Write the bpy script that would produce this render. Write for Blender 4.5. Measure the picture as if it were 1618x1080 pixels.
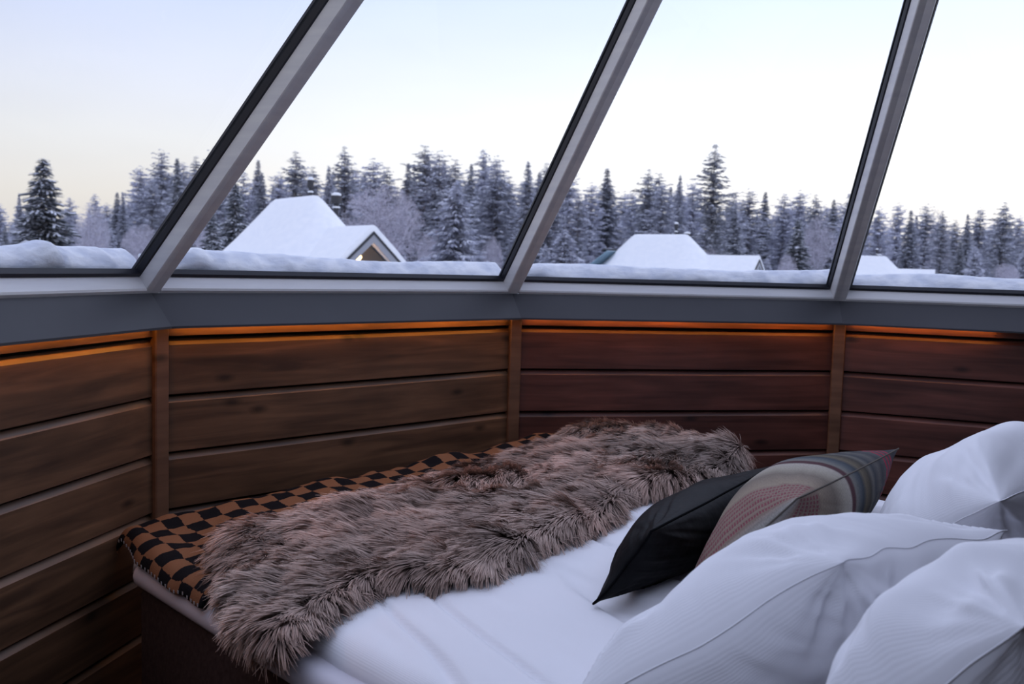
import bpy, bmesh, math, random
import numpy as np
from mathutils import Vector, Matrix
for o in list(bpy.data.objects): bpy.data.objects.remove(o)
SC = bpy.context.scene
COL = SC.collection
Z0 = 1.35            # eye height above the floor; helper geometry is written relative to the eye

# ---------------------------------------------------------------- camera
FPX = 1480.09; PITCH = .0796; ROLL = .0284
cp, sp = math.cos(PITCH), math.sin(PITCH); cr, sr = math.cos(ROLL), math.sin(ROLL)
_r = np.array([1, 0, 0.]); _w = np.array([0, cp, -sp]); _u = np.array([0, sp, cp])
RT = cr*_r + sr*_u; UP = cr*_u - sr*_r; FW = _w
cam_d = bpy.data.cameras.new('camera'); cam = bpy.data.objects.new('camera', cam_d); COL.objects.link(cam)
m = Matrix.Identity(4)
for i in range(3): m[i][0] = RT[i]; m[i][1] = UP[i]; m[i][2] = -FW[i]
m[2][3] = Z0; cam.matrix_world = m
cam_d.sensor_width = 36; cam_d.lens = FPX/1618*36; cam_d.clip_end = 2000; cam_d.clip_start = .05
cam_d.dof.use_dof = True; cam_d.dof.focus_distance = 2.75; cam_d.dof.aperture_fstop = 5.6
SC.camera = cam
# ---------------------------------------------------------------- world
wd = bpy.data.worlds.new('world'); SC.world = wd; wd.use_nodes = True
nt = wd.node_tree; nt.nodes.clear()
N = nt.nodes.new; LK = nt.links.new
wo = N('ShaderNodeOutputWorld'); bg = N('ShaderNodeBackground'); tc = N('ShaderNodeTexCoord'); sx = N('ShaderNodeSeparateXYZ')
rp = N('ShaderNodeValToRGB'); LK(tc.outputs['Generated'], sx.inputs[0]); LK(sx.outputs['Z'], rp.inputs[0])
el = rp.color_ramp.elements
el[0].position = 0; el[0].color = (.66, .60, .56, 1)
el[1].position = 1; el[1].color = (.78, .85, 1.18, 1)
for p, c in [(.06, (.74, .70, .66)), (.12, (.74, .74, .76)), (.28, (.54, .62, .88)), (.5, (.82, .89, 1.16))]:
    e = el.new(p); e.color = (*c, 1)
# the brighter part of the dusk sky lies to the right of the view, thin streaks of cloud
dot = N('ShaderNodeVectorMath'); dot.operation = 'DOT_PRODUCT'; dot.inputs[1].default_value = (.62, .78, 0)
LK(tc.outputs['Generated'], dot.inputs[0])
mr = N('ShaderNodeMapRange'); mr.inputs[1].default_value = .2; mr.inputs[2].default_value = 1; mr.inputs[3].default_value = .66; mr.inputs[4].default_value = 1.10
LK(dot.outputs['Value'], mr.inputs[0])
mp = N('ShaderNodeMapping'); mp.inputs['Scale'].default_value = (1.2, 2.2, 5); mp.inputs['Rotation'].default_value = (.3, .5, .4)
LK(tc.outputs['Generated'], mp.inputs[0])
nz = N('ShaderNodeTexNoise'); nz.inputs['Scale'].default_value = 1.6; nz.inputs['Detail'].default_value = 5
LK(mp.outputs[0], nz.inputs['Vector'])
mr2 = N('ShaderNodeMapRange'); mr2.inputs[1].default_value = .35; mr2.inputs[2].default_value = .7; mr2.inputs[3].default_value = .97; mr2.inputs[4].default_value = 1.04
LK(nz.outputs['Fac'], mr2.inputs[0])
mu = N('ShaderNodeMath'); mu.operation = 'MULTIPLY'; LK(mr.outputs[0], mu.inputs[0]); LK(mr2.outputs[0], mu.inputs[1])
LK(rp.outputs[0], bg.inputs[0]); LK(mu.outputs[0], bg.inputs[1]); LK(bg.outputs[0], wo.inputs[0])
SC.view_settings.view_transform = 'Standard'; SC.view_settings.look = 'None'
SC.view_settings.gamma = 1; SC.view_settings.use_curve_mapping = False
SC.view_settings.exposure = 0.72
SC.cycles.max_bounces = 8; SC.cycles.transparent_max_bounces = 24

# ---------------------------------------------------------------- helpers
def ray(x, y): return FW + RT*(x-809)/FPX - UP*(y-540)/FPX
def at_z(x, y, z): d = ray(x, y); return d*(z/d[2])
def at_y(x, y, Y): d = ray(x, y); return d*(Y/d[1])

def mesh(name, verts, faces, mat=None, parent=None, loc=(0, 0, 0), smooth=False, uv=None, rot=None, mats=None, raw=False):
    """verts relative to loc unless raw; loc relative to the eye"""
    me = bpy.data.meshes.new(name)
    me.from_pydata([tuple(map(float, v)) for v in verts], [], [tuple(int(i) for i in f) for f in faces])
    if mat: me.materials.append(mat)
    if uv is not None:
        l = me.uv_layers.new(name='uv')
        idx = np.empty(len(me.loops), dtype=np.int32); me.loops.foreach_get('vertex_index', idx)
        l.data.foreach_set('uv', np.asarray(uv, dtype=np.float32)[idx].ravel())
    if smooth: me.polygons.foreach_set('use_smooth', [True]*len(me.polygons))
    me.update()
    return link(name, me, parent, loc, rot)

def link(name, me, parent=None, loc=(0, 0, 0), rot=None):
    o = bpy.data.objects.new(name, me); COL.objects.link(o)
    w = Vector((loc[0], loc[1], loc[2]+Z0))
    if parent is not None:
        o.parent = parent; pw = Vector(parent.get('_w', (0, 0, 0))); o.location = w-pw
    else: o.location = w
    o['_w'] = tuple(w)
    if rot is not None: o.rotation_euler = rot
    return o

def empty(name, loc): return link(name, None, None, loc)
def tag(o, label, cat, group=None, kind=None):
    if label: o['label'] = label
    if cat: o['category'] = cat
    if group: o['group'] = group
    if kind: o['kind'] = kind
    return o

def fast_mesh(name, V, F, mat, parent=None, loc=(0, 0, 0), col=None, smooth=False):
    """V (n,3), F (m,k) arrays; col (n,3) vertex colours"""
    V = np.asarray(V, dtype=np.float32); F = np.asarray(F, dtype=np.int32)
    me = bpy.data.meshes.new(name); k = F.shape[1]
    me.vertices.add(len(V)); me.vertices.foreach_set('co', V.ravel())
    me.loops.add(F.size); me.loops.foreach_set('vertex_index', F.ravel())
    me.polygons.add(len(F)); me.polygons.foreach_set('loop_start', np.arange(0, F.size, k, dtype=np.int32))
    try: me.polygons.foreach_set('loop_total', np.full(len(F), k, dtype=np.int32))
    except Exception: pass
    me.update(calc_edges=True)
    if smooth: me.polygons.foreach_set('use_smooth', [True]*len(F))
    if col is not None:
        a = me.color_attributes.new('tint', 'FLOAT_COLOR', 'POINT')
        a.data.foreach_set('color', np.c_[col, np.ones(len(V))].astype(np.float32).ravel())
    me.materials.append(mat)
    if parent == 'mesh': return me
    return link(name, me, parent, loc)

def prism(quad_a, quad_b):
    """solid between two matching loops"""
    n = len(quad_a); V = list(quad_a)+list(quad_b)
    F = [tuple(range(n))[::-1], tuple(range(n, 2*n))]
    for i in range(n): j = (i+1) % n; F.append((i, j, n+j, n+i))
    return V, F
def fixn(o, bev=0, seg=1):
    bm = bmesh.new(); bm.from_mesh(o.data)
    bmesh.ops.recalc_face_normals(bm, faces=bm.faces[:])
    if bev: bmesh.ops.bevel(bm, geom=bm.edges[:], offset=bev, segments=seg, affect='EDGES', profile=.5)
    bm.to_mesh(o.data); bm.free(); return o
def lathe(prof, n=16):
    V = []; F = []
    for r_, z in prof:
        for i in range(n): a = 2*math.pi*i/n; V.append((r_*math.cos(a), r_*math.sin(a), z))
    for j in range(len(prof)-1):
        for i in range(n): k = (i+1) % n; F.append((j*n+i, j*n+k, (j+1)*n+k, (j+1)*n+i))
    F.append(tuple(range(n))[::-1]); F.append(tuple((len(prof)-1)*n+i for i in range(n)))
    return V, F

_tabs = {}
def vnoise(x, y, seed=0):
    x = np.asarray(x, float); y = np.asarray(y, float)
    if seed not in _tabs: _tabs[seed] = np.random.RandomState(seed+7).rand(256, 256)
    t = _tabs[seed]; xi = np.floor(x).astype(int); yi = np.floor(y).astype(int); fx = x-xi; fy = y-yi
    fx = fx*fx*(3-2*fx); fy = fy*fy*(3-2*fy)
    a = t[xi % 256, yi % 256]; b = t[(xi+1) % 256, yi % 256]; c = t[xi % 256, (yi+1) % 256]; d = t[(xi+1) % 256, (yi+1) % 256]
    return (a*(1-fx)+b*fx)*(1-fy)+(c*(1-fx)+d*fx)*fy - .5
def fbm(x, y, seed=0, o=3):
    s = 0; k = 1.
    for i in range(o): s = s+vnoise(x*2**i, y*2**i, seed+i)*k; k *= .5
    return s

# ---------------------------------------------------------------- materials
def new_mat(name, color=(.5, .5, .5), rough=.6, metal=0, spec=.5):
    mt = bpy.data.materials.new(name); mt.use_nodes = True
    b = mt.node_tree.nodes['Principled BSDF']
    b.inputs['Base Color'].default_value = (*color, 1); b.inputs['Roughness'].default_value = rough
    b.inputs['Metallic'].default_value = metal; b.inputs['Specular IOR Level'].default_value = spec
    return mt, mt.node_tree, b
def noise_col(ntree, b, c1, c2, scale=(5, 5, 5), detail=5, coord='Object', lo=.35, hi=.65, bump=0, dist=0, sc=1.):
    n = ntree.nodes.new; l = ntree.links.new
    tc = n('ShaderNodeTexCoord'); mp = n('ShaderNodeMapping'); mp.inputs['Scale'].default_value = scale
    l(tc.outputs[coord], mp.inputs[0]); nz = n('ShaderNodeTexNoise'); nz.inputs['Detail'].default_value = detail; nz.inputs['Scale'].default_value = sc
    nz.inputs['Distortion'].default_value = dist
    l(mp.outputs[0], nz.inputs['Vector']); r = n('ShaderNodeValToRGB')
    r.color_ramp.elements[0].position = lo; r.color_ramp.elements[0].color = (*c1, 1)
    r.color_ramp.elements[1].position = hi; r.color_ramp.elements[1].color = (*c2, 1)
    l(nz.outputs['Fac'], r.inputs[0]); l(r.outputs[0], b.inputs['Base Color'])
    if bump:
        bp = n('ShaderNodeBump'); bp.inputs['Strength'].default_value = bump; bp.inputs['Distance'].default_value = .01
        l(nz.outputs['Fac'], bp.inputs['Height']); l(bp.outputs[0], b.inputs['Normal'])
    return r, nz, mp

def wood_mat(name, dark, light, rough=.45):
    mt, t, b = new_mat(name, rough=rough, spec=.5)
    n = t.nodes.new; l = t.links.new
    tc = n('ShaderNodeTexCoord'); oi = n('ShaderNodeObjectInfo'); add = n('ShaderNodeVectorMath'); add.operation = 'MULTIPLY_ADD'
    cx = n('ShaderNodeCombineXYZ'); 
    for i in range(3): l(oi.outputs['Random'], cx.inputs[i])
    l(cx.outputs[0], add.inputs[0]); add.inputs[1].default_value = (37, 11, 23); l(tc.outputs['Object'], add.inputs[2])
    mp = n('ShaderNodeMapping'); mp.inputs['Scale'].default_value = (1.6, 14, 22); l(add.outputs[0], mp.inputs[0])
    nz = n('ShaderNodeTexNoise'); nz.inputs['Scale'].default_value = 1.4; nz.inputs['Detail'].default_value = 7; nz.inputs['Distortion'].default_value = .6
    l(mp.outputs[0], nz.inputs['Vector'])
    r = n('ShaderNodeValToRGB'); r.color_ramp.elements[0].position = .3; r.color_ramp.elements[1].position = .72
    r.color_ramp.elements[0].color = (*dark, 1); r.color_ramp.elements[1].color = (*light, 1); l(nz.outputs['Fac'], r.inputs[0])
    # broad mottling of the stain
    mp2 = n('ShaderNodeMapping'); mp2.inputs['Scale'].default_value = (3, 3, 7); l(add.outputs[0], mp2.inputs[0])
    n2 = n('ShaderNodeTexNoise'); n2.inputs['Scale'].default_value = 1.3; n2.inputs['Detail'].default_value = 2; l(mp2.outputs[0], n2.inputs['Vector'])
    m1 = n('ShaderNodeMapRange'); m1.inputs[1].default_value = .3; m1.inputs[2].default_value = .7; m1.inputs[3].default_value = .72; m1.inputs[4].default_value = 1.2; l(n2.outputs['Fac'], m1.inputs[0])
    # knots
    sk_ = n('ShaderNodeSeparateXYZ'); l(add.outputs[0], sk_.inputs[0]); ck_ = n('ShaderNodeCombineXYZ'); l(sk_.outputs['X'], ck_.inputs[0]); l(sk_.outputs['Z'], ck_.inputs[1])
    mp3 = n('ShaderNodeMapping'); mp3.inputs['Scale'].default_value = (1.9, 4.6, 1); l(ck_.outputs[0], mp3.inputs[0])
    vo = n('ShaderNodeTexVoronoi'); vo.inputs['Scale'].default_value = 1.; vo.voronoi_dimensions = '2D'; l(mp3.outputs[0], vo.inputs['Vector'])
    m2 = n('ShaderNodeMapRange'); m2.inputs[1].default_value = .02; m2.inputs[2].default_value = .085; m2.inputs[3].default_value = .3; m2.inputs[4].default_value = 1; l(vo.outputs['Distance'], m2.inputs[0])
    mm = n('ShaderNodeMath'); mm.operation = 'MULTIPLY'; l(m1.outputs[0], mm.inputs[0]); l(m2.outputs[0], mm.inputs[1])
    m3 = n('ShaderNodeMapRange'); m3.inputs[3].default_value = .85; m3.inputs[4].default_value = 1.15; l(oi.outputs['Random'], m3.inputs[0])
    m4 = n('ShaderNodeMath'); m4.operation = 'MULTIPLY'; l(mm.outputs[0], m4.inputs[0]); l(m3.outputs[0], m4.inputs[1])
    vm = n('ShaderNodeVectorMath'); vm.operation = 'SCALE'; l(r.outputs[0], vm.inputs[0]); l(m4.outputs[0], vm.inputs['Scale'])
    l(vm.outputs[0], b.inputs['Base Color'])
    bp = n('ShaderNodeBump'); bp.inputs['Strength'].default_value = .15; bp.inputs['Distance'].default_value = .003; l(nz.outputs['Fac'], bp.inputs['Height']); l(bp.outputs[0], b.inputs['Normal'])
    return mt
WOOD = wood_mat('stained_pine', (.058, .030, .017), (.178, .092, .048))
WOODR = wood_mat('red_stained_pine', (.062, .022, .017), (.160, .058, .043))
POSTW = wood_mat('post_pine', (.12, .06, .035), (.20, .105, .06))
DARKW, t_, b_ = new_mat('dark_backing', (.02, .012, .009), .9)
ALU, t_, b_ = new_mat('brushed_aluminium_paint', (.78, .78, .80), .42, .1)
noise_col(t_, b_, (.74, .74, .77), (.82, .82, .83), (3, 3, 40), 3)
GASK, t_, b_ = new_mat('rubber_gasket', (.018, .02, .03), .5)
SILL, t_, b_ = new_mat('slate_grey_sheet_metal', (.06, .064, .078), .6, .1)
noise_col(t_, b_, (.038, .039, .047), (.050, .050, .058), (2, 2, 2), 3)
SNOW, t_, b_ = new_mat('snow', (.86, .88, .92), .85, 0, .2)
noise_col(t_, b_, (.84, .86, .90), (.90, .91, .93), (4, 4, 4), 6, bump=.3)
GSNOW, t_, b_ = new_mat('icy_snow', (.8, .83, .9), .8, 0, .2)
noise_col(t_, b_, (.62, .66, .76), (.86, .88, .93), (14, 14, 22), 6, bump=.9)
LINEN, t_, b_ = new_mat('white_striped_linen', (.82, .82, .86), .75, 0, .25)
def ribs(t, b, scale, strength, axis_uv='X'):
    n = t.nodes.new; l = t.links.new
    tc = n('ShaderNodeTexCoord'); wv = n('ShaderNodeTexWave'); wv.wave_type = 'BANDS'; wv.bands_direction = axis_uv
    wv.inputs['Scale'].default_value = scale; wv.inputs['Distortion'].default_value = .15; l(tc.outputs['UV'], wv.inputs['Vector'])
    nz = n('ShaderNodeTexNoise'); nz.inputs['Scale'].default_value = 60; nz.inputs['Detail'].default_value = 3; l(tc.outputs['UV'], nz.inputs['Vector'])
    ad = n('ShaderNodeMath'); ad.operation = 'MULTIPLY_ADD'; l(nz.outputs['Fac'], ad.inputs[0]); ad.inputs[1].default_value = .5; l(wv.outputs['Fac'], ad.inputs[2])
    bp = n('ShaderNodeBump'); bp.inputs['Strength'].default_value = strength; bp.inputs['Distance'].default_value = .0015
    l(ad.outputs[0], bp.inputs['Height']); l(bp.outputs[0], b.inputs['Normal'])
ribs(t_, b_, 75, .12)
SEAMW, t_, b_ = new_mat('white_seam_cotton', (.80, .80, .84), .8, 0, .2)
SHEET, t_, b_ = new_mat('mattress_cotton', (.62, .60, .66), .8, 0, .2)
ribs(t_, b_, 75, .1)
BASEF, t_, b_ = new_mat('dark_brown_upholstery', (.045, .028, .026), .85, 0, .2)
noise_col(t_, b_, (.038, .023, .021), (.055, .034, .031), (60, 60, 60), 3, bump=.2)
LEATH, t_, b_ = new_mat('black_leather', (.008, .008, .009), .5, 0, .05)
noise_col(t_, b_, (.006, .006, .007), (.011, .011, .012), (25, 25, 25), 4, bump=.25)
BLACK, t_, b_ = new_mat('black_metal', (.018, .018, .022), .6)
CHIM, t_, b_ = new_mat('dark_flue_pipe', (.03, .03, .036), .6)
CABW, t_, b_ = new_mat('grey_cabin_timber', (.10, .095, .09), .8)
FASC, t_, b_ = new_mat('grey_fascia_paint', (.30, .31, .34), .7)
SKYBLOCK, t_, b_ = new_mat('sky_block_panel', (.05, .045, .045), .8)
FLOORM = wood_mat('dark_floor_boards', (.03, .02, .016), (.06, .04, .03), .5)
# glass: a thin clear sheet, Fresnel reflection over a slight tint
GLASS = bpy.data.materials.new('clear_glass'); GLASS.use_nodes = True; t = GLASS.node_tree; t.nodes.clear()
o_ = t.nodes.new('ShaderNodeOutputMaterial'); mx = t.nodes.new('ShaderNodeMixShader'); tr = t.nodes.new('ShaderNodeBsdfTransparent'); gl = t.nodes.new('ShaderNodeBsdfGlossy'); fr = t.nodes.new('ShaderNodeMath'); lw = t.nodes.new('ShaderNodeLayerWeight'); lw.inputs['Blend'].default_value = .5; pw = t.nodes.new('ShaderNodeMath'); pw.operation = 'POWER'; pw.inputs[1].default_value = 5; t.links.new(lw.outputs['Facing'], pw.inputs[0]); fr.operation = 'MULTIPLY_ADD'; fr.inputs[1].default_value = .6; fr.inputs[2].default_value = .02; t.links.new(pw.outputs[0], fr.inputs[0])
tr.inputs[0].default_value = (.97, .98, .985, 1); gl.inputs['Roughness'].default_value = .02 
gl.inputs[0].default_value = (.5, .5, .5, 1)
t.links.new(fr.outputs[0], mx.inputs[0]); t.links.new(tr.outputs[0], mx.inputs[1]); t.links.new(gl.outputs[0], mx.inputs[2]); t.links.new(mx.outputs[0], o_.inputs[0])
PANEB, t_, b_ = new_mat('bluish_cabin_glass', (.22, .33, .40), .12, 0, .6)
def emis(name, c, s):
    mt = bpy.data.materials.new(name); mt.use_nodes = True; b = mt.node_tree.nodes['Principled BSDF']
    b.inputs['Base Color'].default_value = (*c, 1); b.inputs['Emission Color'].default_value = (*c, 1); b.inputs['Emission Strength'].default_value = s
    return mt
LEDM = emis('orange_led', (1, .38, .06), 13)
LAMPM = emis('warm_lamp', (1, .55, .2), 6)
def tint_mat(name, rough=.8, spec=.2, transl=0):
    mt, t, b = new_mat(name, rough=rough, spec=spec)
    a = t.nodes.new('ShaderNodeAttribute'); a.attribute_name = 'tint'; t.links.new(a.outputs['Color'], b.inputs['Base Color'])
    return mt
TREEM = tint_mat('frosted_foliage'); HAIRM = tint_mat('fur_hair', .6, .25)

# ---------------------------------------------------------------- the polygonal room
CX, CY = 1.1914, 1.6361
TH = [185.7476, 151.8352, 117.4575, 83.8103, 50.3436, 16.8084]; TH += [16.8084-38.212*i for i in range(1, 5)]
RR = [1.00457, .9972, .99198, 1.00317, 1.00296, 1.0, 1, 1, 1, 1]
RW, RS, ZS, Z1, RB, ZB, ZA = 2.5895, 2.6161, -.1065, -.4247, 2.5262, -.2142, 2.5967
def V_(k, r_, z): a = math.radians(TH[(k+1) % 10]); r_ = r_*RR[(k+1) % 10]; return np.array([CX+r_*math.cos(a), CY+r_*math.sin(a), z])
FL = -Z0
# floor
ring = [V_(k, 2.75, FL) for k in range(-1, 9)]
tag(fixn(mesh('floor', *prism([p-np.array([0, 0, .12]) for p in ring], ring), FLOORM)), 'dark floor in deep shade beside the bed', 'floor', kind='structure')
WALLN = ['wall_left', 'wall_front_left', 'wall_front', 'wall_front_right', 'wall_right', 'wall_rear_right', 'wall_rear', 'wall_rear_left', 'wall_side_left', 'wall_far_left']
WALLL = ['brown plank wall at the left edge, left of the first wooden post', 'brown plank wall behind the checked blanket, between first and second posts',
         'reddish plank wall between the middle and right wooden posts', 'reddish plank wall right of the right post, behind the white pillows']
pl_h = .18
for k in range(-1, 9):
    A = V_(k, RW, 0); B = V_(k+1, RW, 0); L = np.linalg.norm((B-A)[:2]); a = (B-A)/L; ang = math.atan2(a[1], a[0]); out = np.array([-a[1], a[0], 0])
    red = k in (1, 2, 3, 4)
    # wall line runs clockwise, outward is to the left of the direction of travel
    q = [A+out*.032, B+out*.032, B+out*.09, A+out*.09]
    nm = WALLN[k+1]
    wall = mesh(nm, [p+np.array([0, 0, FL]) for p in q]+[p+np.array([0, 0, ZS-.02]) for p in q], [(0, 1, 2, 3), (4, 5, 6, 7), (0, 1, 5, 4), (1, 2, 6, 5), (2, 3, 7, 6), (3, 0, 4, 7)], DARKW)
    fixn(wall)
    tag(wall, WALLL[k+1] if k < 3 else 'plank wall outside the view, side %s' % nm[5:].replace('_', ' '), 'wall', kind='structure')
    # plank prototype for this side: flat face, chamfered top edge, shadow gap above
    prof = [(0, .0025), (.003, 0), (.030, 0), (.030, pl_h-.007), (.016, pl_h-.007), (0, pl_h-.025)]
    g = .024
    Va = [(g, y, z) for y, z in prof]; Vb = [(L-g, y, z) for y, z in prof]
    V, F = prism(Va, Vb)
    me = None
    for i in range(6):
        z = Z1+pl_h-(i+1)*pl_h
        loc = (A[0], A[1], z)
        if me is None:
            o = mesh('plank', V, F, WOODR if red else WOOD, wall, loc, rot=(0, 0, ang)); fixn(o); me = o.data
        else: o = link('plank', me, wall, loc, (0, 0, ang))
    Va = [(g, y, z) for y, z in [(-.002, 0), (.03, 0), (.03, .085), (-.002, .085)]]; Vb = [(L-g, y, z) for _, y, z in Va]
    o = mesh('top_board', *prism(Va, Vb), WOODR if red else WOOD, wall, (A[0], A[1], Z1+pl_h+.004), rot=(0, 0, ang)); fixn(o)
POSTL = {0: 'narrow wooden corner post, left one, above the blanket corner', 1: 'narrow wooden corner post in the middle, between brown and reddish walls', 2: 'narrow wooden corner post, right one, above the patterned cushion'}
n_trim = 1
for k in range(-1, 9):
    c = V_(k, RW, 0); rd = np.array([c[0]-CX, c[1]-CY, 0]); rd /= np.linalg.norm(rd); tg = np.array([-rd[1], rd[0], 0])
    w = .026; prof = [(-w, -.020), (-w+.004, -.024), (w-.004, -.024), (w, -.020), (w, .03), (-w, .03)]
    Va = [(x, y, 0) for x, y in prof]; Vb = [(x, y, Z0+ZB+.03) for x, y in prof]
    # local x tangent, local y outward, grain along z is handled by its own material
    o = mesh('trim_%d' % n_trim, *prism(Va, Vb), POSTW, None, (c[0], c[1], FL), rot=(0, 0, math.atan2(rd[1], rd[0])-math.pi/2)); fixn(o); n_trim += 1
    tag(o, POSTL.get(k, 'wooden corner post outside the view, number %d round the room' % (k+2)), 'post', kind='structure')
# sills
SILL_L = {-1: 'slate grey sloping sill at the left edge', 0: 'slate grey sloping sill under the window with the large cabin', 1: 'slate grey sloping sill in the middle right, under the small cabin roof', 2: 'slate grey sloping sill at the right edge'}
for k in range(-1, 9):
    lip = .007
    quadA = []; 
    def sec(kk):
        return [V_(kk, RS-.002, ZS-.004), V_(kk, RB, ZB+lip), V_(kk, RB, ZB), V_(kk, RB+.012, ZB), V_(kk, RB+.012, ZB+lip), V_(kk, RS+.03, ZS-.012), V_(kk, RS+.03, ZS-.004)]
    o = mesh('trim_%d' % n_trim, *prism(sec(k), sec(k+1)), SILL); fixn(o); n_trim += 1
    tag(o, SILL_L.get(k, 'sloping sill outside the view, number %d round the room' % (k+2)), 'sill', kind='structure')
# LED strips hidden under the sills
LEDL = {-1: 'orange light strip under the left edge sill', 0: 'orange light strip under the sill below the large cabin', 1: 'orange light strip under the sill between middle and right posts', 2: 'orange light strip under the right edge sill, ending partway'}
for k in (-1, 0, 1, 2):
    A = V_(k, RB+.034, ZB+.008); B = V_(k+1, RB+.034, ZB+.008); d = B-A
    t0, t1 = .03, .97
    if k == 2: t1 = .42
    A2 = A+d*t0; B2 = A+d*t1; a = d/np.linalg.norm(d); out = np.array([-a[1], a[0], 0])
    def s4(p): return [p-out*.004, p+out*.004, p+out*.004+np.array([0, 0, .004]), p-out*.004+np.array([0, 0, .004])]
    o = mesh('light_strip', *prism(s4(A2), s4(B2)), LEDM); fixn(o)
    tag(o, LEDL[k], 'light strip', 'orange light strips under the sills')

# windows
WINL = {-1: 'leftmost sloping window in a silver frame, lone spruce beyond', 0: 'sloping window in a silver frame before the large cabin', 1: 'sloping window in a silver frame before the second, smaller cabin', 2: 'rightmost sloping window in a silver frame'}
QT = .62
AP = np.array([CX, CY, ZA])
D_ = .056; BW = .036; BN = .029
def facet(k):
    A = V_(k, RS, ZS); B = V_(k+1, RS, ZS); a = (B-A)/np.linalg.norm(B-A); M = (A+B)/2; s = AP-M; s -= a*(s@a); W = np.linalg.norm(s); s /= W
    n = np.cross(s, a); 
    if n[2] < 0: n = -n
    return A, B, a, s, n, W
for k in range(-1, 9):
    A, B, a, s, n, W = facet(k)
    glazed = k in (-1, 0, 1, 2, 8)
    ea = (AP-A); eb = (AP-B)
    def PT(side, q, ins, d, w=None):
        """side 0 = start ridge, 1 = end ridge; q along ridge; ins metres into the facet; d outwards"""
        p = (A+ea*q) if side == 0 else (B+eb*q)
        return p+a*(ins if side == 0 else -ins)+n*d
    def qw(w): return w/W
    cen = (A+B)/2
    if not glazed:  # opaque panels added on unseen sides to dim and direct the room light
        q = [PT(0, 0, 0, 0), PT(1, 0, 0, 0), PT(1, QT, 0, 0), PT(0, QT, 0, 0)]
        q2 = [p+n*.06 for p in q]
        o = mesh('ceiling', *prism(q, q2), SKYBLOCK); fixn(o)
        tag(o, 'solid sloping panel added outside the view to block sky light, side %d' % (k+2), 'ceiling', kind='structure'); continue
    win = tag(empty('window_%d' % (k+2 if k < 8 else 7), cen), WINL.get(k, 'sloping window outside the view, side %d' % (k+2)), 'window', kind='structure')
    rw = .028
    for side in (0, 1):
        prof = lambda q: [PT(side, q, 0, 0), PT(side, q, BN-.003, 0), PT(side, q, BN, .003), PT(side, q, BW, D_), PT(side, q, -.23*D_, D_)]
        o = mesh('frame_stile', *prism(prof(qw(-.005)), prof(QT)), ALU, win); fixn(o)
        g1 = lambda q: [PT(side, q, BW-.002, D_-.016), PT(side, q, BW+.003, D_-.013), PT(side, q, BW+.006, D_+.003), PT(side, q, BW-.002, D_+.003)]
        o = mesh('gasket', *prism(g1(qw(rw)), g1(QT)), GASK, win); fixn(o)
        g1 = lambda q: [PT(side, q, BW-.03, D_+.009), PT(side, q, BW+.009, D_+.009), PT(side, q, BW+.008, D_+.016), PT(side, q, BW-.03, D_+.016)]
        o = mesh('outer_seal', *prism(g1(qw(.0)), g1(QT)), GASK, win); fixn(o)
    def hz(w, ins, d): # horizontal section points at both ends
        return PT(0, qw(w), ins, d), PT(1, qw(w), ins, d)
    def bar(name, sec, ins, mt):
        P0 = []; P1 = []
        for w, d in sec: x0, x1 = hz(w, ins, d); P0.append(x0); P1.append(x1)
        return fixn(mesh(name, *prism(P0, P1), mt, win))
    bar('frame_rail', [(-.004, -.001), (.007, -.001), (.012, .004), (rw, D_), (-.004, D_)], BN-.001, ALU)
    bar('gasket', [(rw-.002, D_-.016), (rw+.008, D_-.013), (rw+.013, D_+.003), (rw-.002, D_+.003)], BW, GASK)
    bar('frame_rail', [(W*QT-.05, -.001), (W*QT, -.001), (W*QT, D_), (W*QT-.05, D_)], BW-.001, ALU)
    bar('pane', [(rw-.004, D_+.001), (W*QT-.04, D_+.001), (W*QT-.04, D_+.007), (rw-.004, D_+.007)], BW-.004, GLASS)
top = [AP*QT+V_(k, RS, ZS)*(1-QT) for k in range(-1, 9)]
o = mesh('ceiling', *prism(top, [p+np.array([0, 0, .012]) for p in top]), GLASS); fixn(o); tag(o, 'flat glass top of the roof, outside the view', 'ceiling', kind='structure')

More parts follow.
